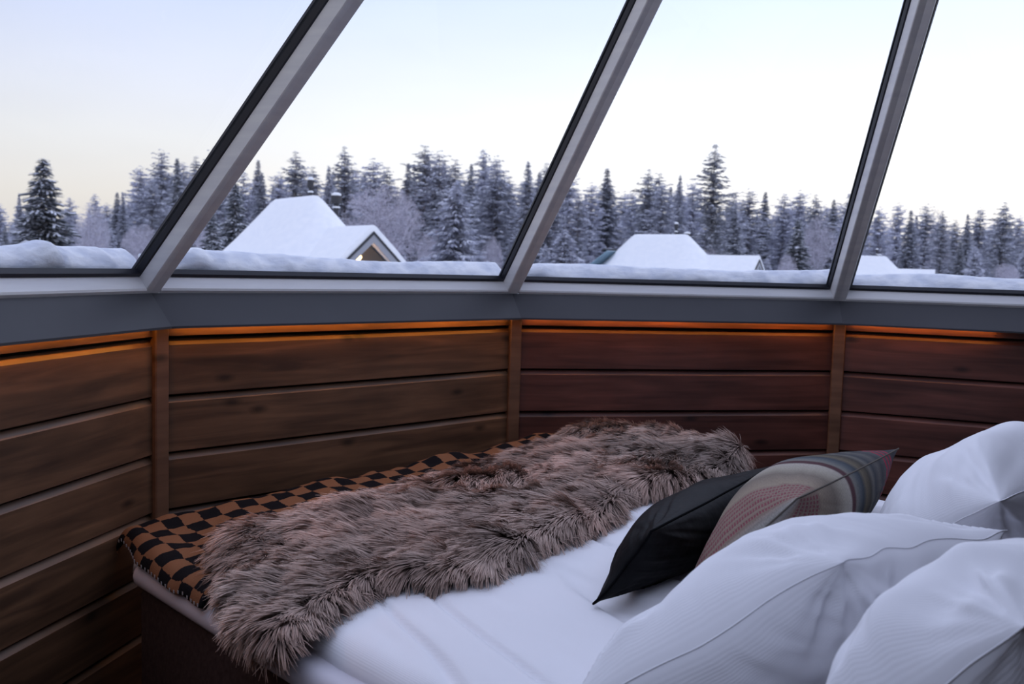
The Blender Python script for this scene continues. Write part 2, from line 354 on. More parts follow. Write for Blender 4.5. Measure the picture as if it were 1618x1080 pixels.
# snow lying on the outside of each pane's foot
BANKL = {-1: 'snow along the foot of the leftmost pane, outside', 0: 'snow along the foot of the pane before the large cabin, outside', 1: 'snow along the foot of the pane before the second cabin, outside', 2: 'snow along the foot of the rightmost pane, outside'}
for k in (-1, 0, 1, 2):
    A, B, a, s, n, W = facet(k)
    L = np.linalg.norm(B-A); nt_ = 150; ns = 14; V = []; F = []
    h0 = [.026, .024, .020, .022][k+1]
    for i in range(nt_+1):
        t = i/nt_*L
        hh = h0+.016*float(fbm(t*2.2, k*9.3, 3, 4))+.012*float(fbm(t*14, k*3.1, 5, 3))
        lump = max(0, float(vnoise(t*1.7+k*5, .7, 12))-.12)*.10
        if k == -1: lump += .030*math.exp(-((t-(L-.42))/.07)**2)
        if k == 0: lump += .028*math.exp(-((t-.16)/.07)**2) - .012*(t/L)
        if k == 1: lump += .020*math.exp(-((t-.10)/.08)**2)
        hh = max(.010, hh+lump)
        dd = .10+.04*float(vnoise(t*3, 2.2, 8))
        for j in range(ns+1):
            th = j/ns*math.pi
            # from the glass up over and outward down
            w = .012+hh*math.sin(th)**.7*(1+.10*float(fbm(t*16, j*.9, 21, 2)))
            d = D_+.008+dd*(1-math.cos(th))/2
            q = (w+.01)/W
            ins = (t-L/2)*(1-q)+L/2
            V.append(A+(a*t)+s*w+n*d+a*0)
    for i in range(nt_):
        for j in range(ns): p = i*(ns+1)+j; F.append((p, p+1, p+ns+2, p+ns+1))
    F.append(tuple(range(ns+1))); F.append(tuple(nt_*(ns+1)+j for j in range(ns+1))[::-1])
    for i in range(nt_): F.append((i*(ns+1), (i+1)*(ns+1), (i+1)*(ns+1)+ns, i*(ns+1)+ns))
    o = mesh('snow_bank', V, F, GSNOW, smooth=True); fixn(o)
    tag(o, BANKL[k], 'snow', 'snow along the panes', 'stuff')
# outside flashing under the snow (roof edge round the room)
for k in (-1, 0, 1, 2):
    sec = lambda kk: [V_(kk, RS+.045, ZS-.02), V_(kk, RS+.30, ZS-.09), V_(kk, RS+.30, ZS-.16), V_(kk, RS+.045, ZS-.16)]
    o = mesh('trim_%d' % n_trim, *prism(sec(k), sec(k+1)), SILL); fixn(o); n_trim += 1
    tag(o, 'outer sill carrying snow below the glass, side %d' % (k+2), 'sill', kind='structure')

# ---------------------------------------------------------------- outside ground
GZ = -1.75
gx = np.concatenate([np.linspace(-150, 150, 121)]); gy = np.concatenate([np.linspace(5.2, 60, 60), np.linspace(64, 330, 50)])
X, Y = np.meshgrid(gx, gy); Zg = GZ+.35*fbm(X*.06, Y*.06, 31, 4)+.0*X
V = np.c_[X.ravel(), Y.ravel(), Zg.ravel()]; nx = len(gx); F = []
ii, jj = np.meshgrid(np.arange(len(gy)-1), np.arange(nx-1), indexing='ij'); p = (ii*nx+jj).ravel()
o = fast_mesh('snow_ground', V, np.c_[p, p+1, p+nx+1, p+nx], SNOW, smooth=True)
tag(o, 'snow covered ground around the cabins', 'snow', kind='structure')
def ground(x, y): return float(GZ+.35*fbm(np.array([x*.06]), np.array([y*.06]), 31, 4)[0])

# ---------------------------------------------------------------- cabins
def stadium(hl, r_, z, n=20):
    out = []
    for i in range(n):
        a_ = 2*math.pi*(i+.5)/n
        # octagonal rather than round corners
        ca, sa = math.cos(a_), math.sin(a_); m_ = max(abs(ca), abs(sa), (abs(ca)+abs(sa))*.72)
        x = ca/m_*r_; y = sa/m_*r_*.86
        x += hl if ca > 0 else -hl
        out.append((x, y, z))
    return out
def cabin(px, py_h, Y, axis_deg, label, scale=1., zoff=0., lamp=False, panes=True):
    c = at_y(px, 420, Y); cx, cy = c[0], c[1]; gz = GZ+zoff
    root = empty('cabin', (cx, cy, gz)); tag(root, label, 'cabin', 'snow covered cabins')
    ca, sa = math.cos(math.radians(axis_deg)), math.sin(math.radians(axis_deg))
    def T(p): return (cx+scale*(p[0]*ca-p[1]*sa), cy+scale*(p[0]*sa+p[1]*ca), gz+scale*p[2])
    def part(name, V, F, mt, smooth=False, parent=None, bev=0):
        o = mesh(name, [T(v) for v in V], F, mt, None, (0, 0, 0), smooth=False)
        o.parent = parent or root
        w = parent['_w'] if parent else root['_w']
        # verts are eye-relative world
        o.location = (-w[0], -w[1], Z0-w[2]); o['_w'] = (0, 0, Z0)
        fixn(o, bev, 3 if bev else 1)
        if smooth: o.data.polygons.foreach_set('use_smooth', [True]*len(o.data.polygons))
        return o
    ZR = 4.75; hl = 1.9
    # main roof snow, offset rings from ridge
    rings = []
    for d, dz in [(.05, 0), (.25, .03), (.5, .22), (1.0, .72), (1.7, 1.42), (2.4, 2.1), (3.1, 2.72), (3.7, 3.2), (3.85, 3.38), (3.8, 3.55)]:
        rings.append(stadium(hl if d > .2 else hl, d, ZR-dz))
    n = 20; V = [v for r_ in rings for v in r_]; F = []
    for j in range(len(rings)-1):
        for i in range(n): k2 = (i+1) % n; F.append((j*n+i, j*n+k2, (j+1)*n+k2, (j+1)*n+i))
    F.append(tuple(range(n))); F.append(tuple((len(rings)-1)*n+i for i in range(n))[::-1])
    part('roof_snow', V, F, SNOW, True)
    w1 = stadium(hl, 3.4, 1.5); w0 = stadium(hl, 3.4, -.3)
    part('wall', *prism(w0, w1), CABW)
    # wing: gable roof along +x
    xe = 7.7; zr = ZR-1.42; hw = 2.05; dr = 2.0; th = .30
    def gsec(x, off, hw_, bot=0): # roof slab section, snow layer on top
        return [(x, -hw_, zr-dr+off), (x, -hw_*.55, zr-dr*.52+off), (x, -.12, zr-.10+off), (x, 0, zr-.04+off), (x, .12, zr-.10+off), (x, hw_*.55, zr-dr*.52+off), (x, hw_, zr-dr+off),
                (x, hw_, zr-dr+off-th), (x, 0, zr-.04+off-th*1.25), (x, -hw_, zr-dr+off-th)]
    V, F = prism(gsec(1.0, 0, hw), gsec(xe, 0, hw)); part('roof_snow', V, F, SNOW, False)
    # fascia boards on the gable front
    for sgn in (-1, 1):
        q = [(xe+.03, 0, zr-.38), (xe+.03, sgn*hw*.97, zr-dr-.32), (xe+.03, sgn*hw*.97, zr-dr-.60), (xe+.03, 0, zr-.76)]
        part('fascia_board', *prism(q, [(x-.08, y, z) for x, y, z in q]), FASC)
        q = [(xe+.06, 0, zr-.30), (xe+.06, sgn*hw*1.0, zr-dr-.24), (xe+.06, sgn*hw*1.0, zr-dr-.36), (xe+.06, 0, zr-.43)]
        part('barge_board', *prism(q, [(x-.12, y, z) for x, y, z in q]), CHIM)
    q = [(xe-.9, -hw*.85, -.3), (xe-.9, hw*.85, -.3), (xe-.9, hw*.85, zr-dr-.1), (xe-.9, 0, zr-.6), (xe-.9, -hw*.85, zr-dr-.1)]
    part('gable_wall', *prism(q, [(1.2, y, z) for x, y, z in q]), CABW)
    for sgn in (-1, 1):
        q = [(xe-.15, sgn*hw*.8, -.3), (xe, sgn*hw*.8, -.3), (xe, sgn*hw*.88, -.3), (xe-.15, sgn*hw*.88, -.3)]
        part('porch_post', *prism(q, [(x, y, zr-dr-.2) for x, y, z in q]), FASC)
    # chimneys
    for (x, y, zb, zt, rr, cr_) in [(1.15, .2, ZR-.1, ZR+.78, .085, .15), (1.5, 1.35, ZR-1.5, ZR+.12, .12, .25)]:
        V, F = lathe([(rr, zb), (rr, zt-.42), (cr_, zt-.38), (cr_, zt-.05), (cr_*.7, zt)], 12)
        ch = part('chimney', [(vx+x, vy+y, vz) for vx, vy, vz in V], F, CHIM)
        V, F = lathe([(cr_*.9, zt-.02), (cr_*.95, zt+.05), (cr_*.5, zt+.12)], 12)
        part('snow_cap', [(vx+x, vy+y, vz) for vx, vy, vz in V], F, SNOW, parent=ch)
        V, F = lathe([(rr*1.5, zt-.60), (rr*1.7, zt-.57), (rr*1.2, zt-.52)], 12)
        part('snow_collar', [(vx+x, vy+y, vz) for vx, vy, vz in V], F, SNOW, parent=ch)
    if panes: # glass facets at the far end, bare of snow, with dark frames
        for j, (y0, y1) in enumerate([(-2.0, -.7), (-.65, .65), (.7, 2.0)]):
            x0 = -hl-1.8; x1 = -hl-4.15
            sh = .0 if j == 1 else .35
            q = [(x0+sh, y0, ZR-1.35), (x0+sh, y1, ZR-1.35), (x1+sh, y1*1.5, ZR-3.45), (x1+sh, y0*1.5, ZR-3.45)]
            pn = part('glass_pane', *prism(q, [(x-.03, y, z+.05) for x, y, z in q]), PANEB)
        q = [(-hl-1.72, -2.0, ZR-1.22), (-hl-1.72, 2.0, ZR-1.22), (-hl-1.9, 2.0, ZR-1.42), (-hl-1.9, -2.0, ZR-1.42)]
        part('pane_header', *prism(q, [(x-.08, y, z+.08) for x, y, z in q]), CHIM)
    if lamp:
        V, F = lathe([(.05, -.16), (.2, -.12), (.27, 0), (.2, .14), (.05, .18)], 16)
        lp = (xe-.30, -.66, zr-1.38)
        o = part('porch_lamp', [(vx+lp[0], vy+lp[1], vz+lp[2]) for vx, vy, vz in V], F, LAMPM, True)
    return root
cabin(467, 413, 45, -53, 'large snow covered cabin with a lit porch lamp, nearest of the cabins', zoff=.03, lamp=True, panes=False)
cabin(1042, 430, 70, -36, 'second snow covered cabin, middle distance, seen through the middle right window', zoff=-.25)
cabin(1368, 439, 82, -20, 'smallest and farthest snow covered cabin, at the right window bar', scale=.72, zoff=.2)

# ---------------------------------------------------------------- trees
rng = np.random.RandomState(5)
def quads(P, Dv, Wv, col, up_shift=0):
    """elongated quads: centre P, half-length vector Dv, half-width vector Wv"""
    V = np.stack([P-Dv-Wv*.6, P-Dv+Wv*.6, P+Dv*1.0+Wv*.35, P+Dv-Wv*.35], 1).reshape(-1, 3)
    F = np.arange(len(V)).reshape(-1, 4); C = np.repeat(col, 4, 0); return V, F, C
def conifer(H, R, kind, seed, snow, frost=.8):
    rg = np.random.RandomState(seed); P = []; D = []; W = []; C = []
    z = H*(.06 if kind == 'spruce' else .16); n_w = 0
    dark = np.array([.045, .062, .060]) if kind == 'spruce' else np.array([.085, .095, .092])
    dark = dark*(1-snow*.2)+np.array([.22, .22, .26])*snow*frost
    wht = np.array([.78, .80, .88])
    while z < H*.99:
        q = z/H
        if kind == 'spruce': r0 = R*(1-q)**.85*(.85+.3*rg.rand())
        elif kind == 'young': r0 = R*(1-q)**.7*(.8+.4*rg.rand())
        else: r0 = 1.12*R*min(1, (1-q)*2.8)**.6*(.7+.45*rg.rand())*(.7+.3*min(1, q*3))
        nb = 7 if kind != 'pine' else 5
        a0 = rg.rand()*6.28
        for i in range(nb):
            if kind == 'pine' and rg.rand() < .18: continue
            az = a0+i*6.283/nb+rg.randn()*.25; jz = rg.randn()*(.22 if kind == 'pine' else .07); up_t = rg.randn()*.12; rl = r0*((.7+.5*rg.rand()) if kind != 'pine' else (.45+.7*rg.rand()))+.02
            ns = max(2, int(rl/.17))
            for s_ in range(ns):
                f_ = (s_+.6)/ns; rr = rl*f_
                droop = (-.35*f_+.22*f_*f_)*rl if kind != 'pine' else (.10*f_)*rl
                zz = z+jz+droop+up_t*rr+rg.randn()*.05
                for side in (-1, 0, 1):
                    lat = side*(.10+.16*(1-f_)*min(rl, 1.5)/1.5+rg.rand()*.08)
                    ca, sa = math.cos(az), math.sin(az)
                    p = np.array([ca*rr-sa*lat, sa*rr+ca*lat, zz-abs(side)*.03])
                    d = np.array([ca-sa*side*.7, sa+ca*side*.7, -.25+rg.randn()*.25]); d /= np.linalg.norm(d)
                    wv = np.cross(d, [0, 0, 1])+rg.randn(3)*.35; wv /= np.linalg.norm(wv)
                    tp = .45+.55*min(1, (1-q)*5); ln = (.15+.10*rg.rand())*tp; wd_ = (.075+.05*rg.rand())*tp
                    P.append(p); D.append(d*ln); W.append(wv*wd_)
                    C.append(dark*(.6+.8*rg.rand()))
                    if rg.rand() < snow*1.08:
                        P.append(p+np.array([0, 0, .055])); D.append(d*ln*.85); W.append(wv*wd_*.95); C.append(wht*(.72+.3*rg.rand()))
        z += (.20+.10*rg.rand())*(1.0 if H > 8 else .8)*(.95 if kind == 'pine' else 1)
    P = np.array(P); D = np.array(D); W = np.array(W); C = np.array(C)
    V, F, Cc = quads(P, D, W, C)
    fol = fast_mesh('foliage', V, F, TREEM, 'mesh', col=Cc)
    Vt, Ft = lathe([(H*.011+.03, 0), (H*.008+.02, H*.4), (.015, H*.97)], 7)
    tm = bpy.data.meshes.new('trunk'); tm.from_pydata(Vt, [], Ft); tm.materials.append(TRUNK)
    return fol, tm, H
def birch(H, R, seed, dense=1.):
    rg = np.random.RandomState(seed); segs = []
    def grow(p, d, L, lev):
        n = 4
        for i in range(n):
            q = p+d*L/n; segs.append((p, q, lev)); p = q
            d = d+rg.randn(3)*.10+np.array([0, 0, .03 if lev < 2 else -.05]); d /= np.linalg.norm(d)
            if lev < 3:
                for _ in range([2, 3, 3][lev]):
                    if rg.rand() < .95*dense:
                        e = d+rg.randn(3)*[.65, .6, .55][lev]; e /= np.linalg.norm(e)
                        grow(p, e, L*[.62, .5, .5][lev]*(.7+.5*rg.rand()), lev+1)
    for _ in range(8):
        d = np.array([rg.randn()*.3*R/H*3, rg.randn()*.3*R/H*3, 1.]); d /= np.linalg.norm(d)
        grow(np.array([0, 0, H*.10]), d, H*.62, 0)
    segs = [s_ for s_ in segs if (s_[1][0]**2+s_[1][1]**2)/R**2+((s_[1][2]-.52*H)/(.5*H))**2 < 1 or s_[2] == 0 and s_[1][2] < .6*H]
    A = np.array([s_[0] for s_ in segs]); B = np.array([s_[1] for s_ in segs]); lv = np.array([s_[2] for s_ in segs])
    D = (B-A)/2; W = np.cross(D, rg.randn(len(D), 3)); W /= np.linalg.norm(W, axis=1)[:, None]+1e-9
    W *= np.array([.05, .030, .022, .018])[lv][:, None]
    c = np.where((rg.rand(len(A)) < .35)[:, None], np.array([[.34, .31, .36]]), np.array([[.66, .64, .72]]))*(.8+.3*rg.rand(len(A), 1))
    V, F, C = quads((A+B)/2, D, W, c)
    fol = fast_mesh('foliage', V, F, TREEM, 'mesh', col=C)
    Vt, Ft = lathe([(.09, 0), (.07, H*.12), (.03, H*.3)], 7); tm = bpy.data.meshes.new('trunk'); tm.from_pydata(Vt, [], Ft); tm.materials.append(TRUNK)
    return fol, tm, H
TRUNK, t_, b_ = new_mat('frosty_bark', (.15, .12, .12), .9); noise_col(t_, b_, (.09, .07, .07), (.34, .32, .35), (6, 6, 2), 5)
PRO = {'pine': [conifer(15, 2.3, 'pine', s, .78, f) for s, f in ((1, 2.5), (2, 3.1), (3, 1.8), (4, 3.4))],
       'spruce': [conifer(15, 2.5, 'spruce', s, .78, f) for s, f in ((11, 1.3), (12, 2.0), (13, 2.5))],
       'white': [conifer(8, 2.4, 'young', s, .95, 2.4) for s in (21, 22)],
       'near': [conifer(6.5, 1.85, 'spruce', 31, .85, .4)],
       'tall': [conifer(19, 2.4, 'pine', 41, .72, 1.4)],
       'birch': [birch(9, 3.6, 51), birch(10, 2.4, 52)]}
def pane_of(x, y):
    for i_, (bx_, sl) in enumerate(((238, .68), (810, .49), (1328, .286))):
        if x < bx_+sl*(460-y): return ('leftmost', 'second', 'third', 'rightmost')[i_]
    return 'rightmost'
LBL = {'pine': ('pine_tree', 'frosted pine standing in the forest edge', 'frosted pines of the forest edge'),
       'spruce': ('spruce_tree', 'frosted narrow spruce standing in the forest edge', 'frosted spruces of the forest edge'),
       'white': ('young_spruce_tree', 'young spruce thickly loaded with white snow before the forest', 'snow loaded young spruces'),
       'birch': ('birch_tree', 'bare birch white with hoar frost before the forest', 'frosted birches')}
tr_rng = random.Random(3)
PLACED = []
def free_depth(px, ytop, lo, hi, w=1.):
    best = None
    for _ in range(40):
        Y = lo+tr_rng.random()*(hi-lo); p = at_y(px, ytop, Y)
        d = min([math.hypot(p[0]-q[0], p[1]-q[1]) for q in PLACED] or [99])
        if best is None or d > best[0]: best = (d, Y)
        if d > 5.2: break
    return best[1]
def tree(kind, px, ytop, Y, wscale=1., label=None, idx=None, group=True):
    t_ = PRO[kind][idx if idx is not None else tr_rng.randrange(len(PRO[kind]))]
    topp = at_y(px, ytop, Y); bx, by = topp[0], topp[1]; gz = ground(bx, by) if Y < 300 else GZ
    h = topp[2]-gz; s_ = h/t_[2]
    PLACED.append((bx, by))
    nm, lb, gp = LBL.get(kind, ('spruce_tree', '', None))
    if kind == 'tall': nm = 'pine_tree'
    root = bpy.data.objects.new(nm, None); COL.objects.link(root); root.location = (bx, by, gz+Z0); root['_w'] = (bx, by, gz+Z0)
    root.rotation_euler = (0, 0, tr_rng.random()*6.28); root.scale = (s_*wscale, s_*wscale, s_)
    for nme, me in (('foliage', t_[0]), ('trunk', t_[1])):
        c = bpy.data.objects.new(nme, me); COL.objects.link(c); c.parent = root
    wn = pane_of(px, (ytop+420)/2)
    tag(root, label or '%s, seen through the %s window' % (lb, wn), 'tree', None if label else '%s, %s window' % (gp, wn))
    return root
# named, easily found trees
tree('near', 68, 250, 38, 1.25, 'lone dark spruce with snowy branches, seen through the leftmost window')
tree('tall', 1130, 226, 84, 1.15, 'tallest pine, rising behind the second cabin')
tree('birch', 603, 293, 62, 1.15, 'large rounded birch white with frost, right of the large cabin', 0)
tree('birch', 143, 322, 60, 1., 'pale frosted birch just right of the lone spruce', 1)
tree('birch', 1298, 338, 95, 1., 'pale frosted birch left of the right window bar', 1)
tree('white', 722, 288, 62, 1.25, 'snow loaded young spruce left of the middle window bar', 0)
tree('near', 372, 288, 55, 1., 'dark snowy spruce left of the large cabin roof')
tree('near', 335, 330, 50, 1., 'shorter dark snowy spruce by the left window bar')
tree('white', 892, 362, 62, 1.5, 'low snow loaded spruce just right of the middle window bar', 1)
tree('near', 1262, 345, 88, 1., 'snowy spruce right of the second cabin gable')
tree('birch', 1478, 330, 112, .8, 'thin pale birch right of the farthest cabin', 1)
sk = [(0, 322), (30, 305), (55, 310), (110, 312), (150, 306), (185, 302), (222, 262), (240, 280), (255, 236), (280, 246), (310, 246), (340, 232), (385, 268), (408, 250), (440, 272), (468, 238), (495, 262), (520, 262), (545, 230), (590, 250), (612, 262), (645, 255), (672, 228), (695, 238), (720, 250), (745, 256), (765, 236), (785, 246), (805, 278), (835, 255), (865, 256), (900, 268), (935, 288), (960, 263), (1000, 300), (1025, 266), (1042, 272), (1075, 276), (1096, 284), (1160, 300), (1185, 298), (1210, 300), (1240, 306), (1265, 300), (1290, 306), (1318, 312), (1345, 302), (1390, 326), (1420, 320), (1440, 330), (1465, 322), (1490, 332), (1510, 346), (1530, 336), (1550, 328), (1588, 318), (1612, 340)]
for i, (x, y) in enumerate(sk):
    kd = 'spruce' if i % 4 == 1 else 'pine'
    Y = free_depth(x, y, 90, 122)
    tree(kd, x, y, Y, 1.0+.35*tr_rng.random())
sx_ = np.array([s_[0] for s_ in sk]); sy_ = np.array([s_[1] for s_ in sk])
for i in range(150):   # the depth of the forest behind and between
    x = -120+i*12.4+tr_rng.random()*6; y = float(np.interp(x, sx_, sy_))+10+tr_rng.random()*38
    if y > 400: y = 400
    Y = free_depth(x, y, 88, 165); hor = 399+.0284*x
    y = min(y, hor-22)
    tree('pine' if tr_rng.random() < .6 else 'spruce', x, y, Y, 1.0+.5*tr_rng.random())
for i in range(46):    # undergrowth in front
    x = -60+i*38+tr_rng.random()*20; hor = 399+.0284*x
    kd = ['white', 'birch', 'white'][i % 3]
    if 1270 < x < 1530: continue
    yy = hor-22-tr_rng.random()*34; tree(kd, x, yy, free_depth(x, yy, 72, 88), 1.0)

# ---------------------------------------------------------------- bed, local frame: u across the bed, v from foot (far wall) to head
O2 = np.array([-1.02, 2.60]); EU = np.array([.717, .697]); EV = np.array([.697, -.717])
BANG = math.atan2(EU[1], EU[0])
def WL(u, v, z):
    u = np.asarray(u, float); v = np.asarray(v, float); z = np.asarray(z, float)+0*u
    return np.stack([O2[0]+EU[0]*u+EV[0]*v, O2[1]+EU[1]*u+EV[1]*v, z], -1)
def sheet(name, a, b, fn, mat, parent=None, thick=None, uvs=1.):
    Aa, Bb = np.meshgrid(a, b, indexing='ij'); P = fn(Aa, Bb).reshape(-1, 3)
    nb = len(b); i, j = np.meshgrid(np.arange(len(a)-1), np.arange(nb-1), indexing='ij'); p = (i*nb+j).ravel()
    F = np.c_[p, p+1, p+nb+1, p+nb]
    return mesh(name, P, F, mat, parent, smooth=True, uv=np.c_[Aa.ravel()*uvs, Bb.ravel()*uvs])
def duvet_z(u, v):
    z = -.797+.048*u
    z = z+.012*fbm(u*2.2, v*2.2, 61, 2)
    fold = np.abs(fbm(u*6.5+v*1.6, v*1.1-u*.8, 64, 2)); z = z-.015*np.exp(-(fold/.085)**2)*np.clip((v-.5)*2, 0, 1)
    z = z+.018*fbm(u*5+v*1.5, v*1.0, 66, 2)*np.clip((v-.5)*2.2, 0, 1)
    z = z+.006*fbm(u*16+v*3, v*3.5, 69, 2)*np.clip((v-.5)*2, 0, 1)
    return z
bed = tag(empty('bed', (*WL(.9, 1.0, 0)[:2], FL)), 'wide bed with a dark brown upholstered base against the plank walls', 'bed')
def rbox(name, u0, u1, v0, v1, z0, z1, mat, bev, parent, seg=3):
    q = [WL(u, v, 0) for u, v in ((u0, v0), (u1, v0), (u1, v1), (u0, v1))]
    # keep the far right corner clear of the front wall
    lo = [p+np.array([0, 0, z0]) for p in q]; hi = [p+np.array([0, 0, z1]) for p in q]
    o = mesh(name, *prism(lo, hi), mat, parent); fixn(o, bev, seg)
    o.data.polygons.foreach_set('use_smooth', [True]*len(o.data.polygons))
    return o
U1 = 1.86
rbox('base', -.05, U1, .07, 2.08, FL+.06, -.905, BASEF, .018, bed)
for (u, v) in ((.05, .1), (1.75, .12), (.05, 1.95), (1.75, 1.95)):
    p = WL(u, v, 0); V, F = lathe([(.03, 0), (.03, .06)], 12); mesh('leg', V, F, BLACK, bed, (p[0], p[1], FL))
rbox('mattress_topper', -.068, U1, .05, 2.06, -.905, -.842, SHEET, .028, bed, 4)
rbox('headboard', -.10, U1+.02, 2.10, 2.18, FL, -.72, BASEF, .02, bed)
# duvet
ub = np.linspace(-.012, U1+.01, 240); vb = np.linspace(-.06, 2.0, 240)
def duv(a, b):
    e = np.clip((.05-a)/.062, 0, 1); z = duvet_z(a, b)
    z = z-.055*(1-np.sqrt(np.clip(1-e**2, 0, 1)))
    f_ = np.clip((-.0-b)/.06, 0, 1); z = z-.05*(1-np.sqrt(np.clip(1-f_**2, 0, 1)))
    wob = .010*fbm(b*4, a*0, 71, 2)*np.clip(1-a/.3, 0, 1)
    return WL(a+wob, b, z)
dv = sheet('duvet', ub, vb, duv, LINEN)
sol = dv.modifiers.new('thick', 'SOLIDIFY'); sol.thickness = .035; sol.offset = -1
tag(dv, 'white duvet with fine woven stripes spread over the bed', 'duvet')

def drape(a, b, a0, r_, b0, rb_, off, angmax=1.35):
    z = duvet_z(np.maximum(a, 0), b)+off
    e = np.maximum(a0-a, 0); th = np.minimum(e/r_, angmax); rest = np.maximum(e-r_*angmax, 0)
    u = np.where(a < a0, a0-r_*np.sin(th)-rest*math.cos(angmax), a); z = z-(r_*(1-np.cos(th))+rest*math.sin(angmax))
    e = np.maximum(b0-b, 0); th = np.minimum(e/rb_, angmax); rest = np.maximum(e-rb_*angmax, 0)
    v = np.where(b < b0, b0-rb_*np.sin(th)-rest*math.cos(angmax), b); z = z-(rb_*(1-np.cos(th))+rest*math.sin(angmax))
    return u, v, z
# checked blanket
CHK, t_, b_ = new_mat('tan_and_black_checked_wool', rough=.95, spec=.1)
n = t_.nodes.new; l = t_.links.new
tc = n('ShaderNodeTexCoord'); nz = n('ShaderNodeTexNoise'); nz.inputs['Scale'].default_value = 90; nz.inputs['Detail'].default_value = 3; l(tc.outputs['UV'], nz.inputs['Vector'])
va = n('ShaderNodeVectorMath'); va.operation = 'MULTIPLY_ADD'; l(nz.outputs['Color'], va.inputs[0]); va.inputs[1].default_value = (.010, .010, 0); l(tc.outputs['UV'], va.inputs[2])
ck = n('ShaderNodeTexChecker'); ck.inputs['Scale'].default_value = 1/.061; l(va.outputs[0], ck.inputs['Vector'])
ck.inputs['Color1'].default_value = (.21, .100, .052, 1); ck.inputs['Color2'].default_value = (.007, .007, .009, 1)
nz2 = n('ShaderNodeTexNoise'); nz2.inputs['Scale'].default_value = 400; l(tc.outputs['UV'], nz2.inputs['Vector'])
mr_ = n('ShaderNodeMapRange'); mr_.inputs[3].default_value = .75; mr_.inputs[4].default_value = 1.25; l(nz2.outputs['Fac'], mr_.inputs[0])
vs = n('ShaderNodeVectorMath'); vs.operation = 'SCALE'; l(ck.outputs['Color'], vs.inputs[0]); l(mr_.outputs[0], vs.inputs['Scale']); l(vs.outputs[0], b_.inputs['Base Color'])
bp = n('ShaderNodeBump'); bp.inputs['Strength'].default_value = .6; bp.inputs['Distance'].default_value = .003; l(nz2.outputs['Fac'], bp.inputs['Height']); l(bp.outputs[0], b_.inputs['Normal'])
def blank(a, b):
    u, v, z = drape(a, b, -.02, .05, -.09, .03, .016)
    z = z+.022*fbm(a*7+b*4, b*6-a*2, 81, 3)+.012*np.exp(-((b+.06)/.05)**2)*(1+2*fbm(a*3.5, 0*b, 83, 2))
    c = np.clip((.12-a)/.3, 0, 1)*np.clip((.1-b)/.2, 0, 1)
    u = u+.055*c+.02*fbm(b*6, a*2, 86, 2)*np.clip(-a*6, 0, 1)
    return WL(u+.014*fbm(a*4+3, b*7, 87, 2), v+.022*fbm(a*4, b*3, 85, 2), z)
bl = sheet('blanket', np.linspace(-.095, 1.80, 260), np.linspace(-.15, .50, 90), blank, CHK)
sol = bl.modifiers.new('thick', 'SOLIDIFY'); sol.thickness = .008; sol.offset = 0
tag(bl, 'tan and black checked wool blanket across the foot of the bed', 'blanket')
STITCH, t_, b_ = new_mat('stitch_yarn', (.35, .33, .33), .9)
V = []; F = []
for i in range(26):
    b = -.1+i*.0235; p = blank(np.array([-.093, -.085]), np.array([b, b+.006])); c0, c1 = p[0], p[1]
    nrm = np.array([-EU[0], -EU[1], .3])*.006
    s0 = len(V); w = np.array([EV[0], EV[1], 0])*.0022
    up_ = (c1-c0)*.0+np.array([0, 0, .008])
    V += [c0+nrm-w, c0+nrm+w, c0+nrm+w+up_, c0+nrm-w+up_, c0+nrm*1.3-w, c0+nrm*1.3+w, c0+nrm*1.3+w+up_, c0+nrm*1.3-w+up_]
    F += [(s0, s0+1, s0+2, s0+3), (s0+4, s0+5, s0+6, s0+7), (s0, s0+1, s0+5, s0+4), (s0+2, s0+3, s0+7, s0+6), (s0+1, s0+2, s0+6, s0+5), (s0+3, s0, s0+4, s0+7)]
st = mesh('edge_stitching', V, F, STITCH, bl); st['kind'] = 'stuff'

# fur throw
FO = [(-.135, .84), (-.12, .74), (-.07, .60), (-.01, .46), (.055, .31), (.11, .22), (.18, .19), (.27, .20), (.42, .19), (.62, .18), (.84, .16), (1.05, .13), (1.3, .12), (1.50, .10), (1.64, .06), (1.80, .03),
      (1.89, .06), (1.90, .25), (1.91, .45), (1.90, .76), (1.68, .84), (1.42, .80), (1.20, .75), (1.04, .84), (.86, .86), (.68, .87), (.60, .92), (.45, .935), (.36, .88), (.24, .80), (.12, .82), (.02, .88), (-.05, .92), (-.10, .93), (-.13, .90)]
FOa = np.array(FO)
def inside(a, b, poly):
    r_ = np.zeros(a.shape, bool); n_ = len(poly)
    for i in range(n_):
        x0, y0 = poly[i]; x1, y1 = poly[(i+1) % n_]
        c = ((y0 > b) != (y1 > b)) & (a < (x1-x0)*(b-y0)/(y1-y0+1e-12)+x0); r_ ^= c
    return r_
def edge_dist(a, b, poly):
    d = np.full(a.shape, 9.)
    for i in range(len(poly)):
        p = np.array(poly[i]); q = np.array(poly[(i+1) % len(poly)]); e = q-p
        t = np.clip(((a-p[0])*e[0]+(b-p[1])*e[1])/(e@e), 0, 1); d = np.minimum(d, np.hypot(a-p[0]-t*e[0], b-p[1]-t*e[1]))
    return d
def furS(a, b, d=None):
    u, v, z = drape(a, b, -.045, .075, -.5, .05, .020)
    if d is None: d = edge_dist(a, b, FO)
    puff = np.clip(d/.07, 0, 1); puff = np.sqrt(1-(1-puff)**2)
    z = z+.030*puff+.042*fbm(a*2.6+b*1.0, b*6.5-a*1.5, 91, 2)*puff+.018*fbm(a*9, b*12, 94, 2)*puff
    z = z+.035*np.clip((a-1.1)/.7, 0, 1)*puff
    u = u-.03*puff*np.clip((-.02-a)/.08, 0, 1)
    return WL(u, v, z)
gs = .0125
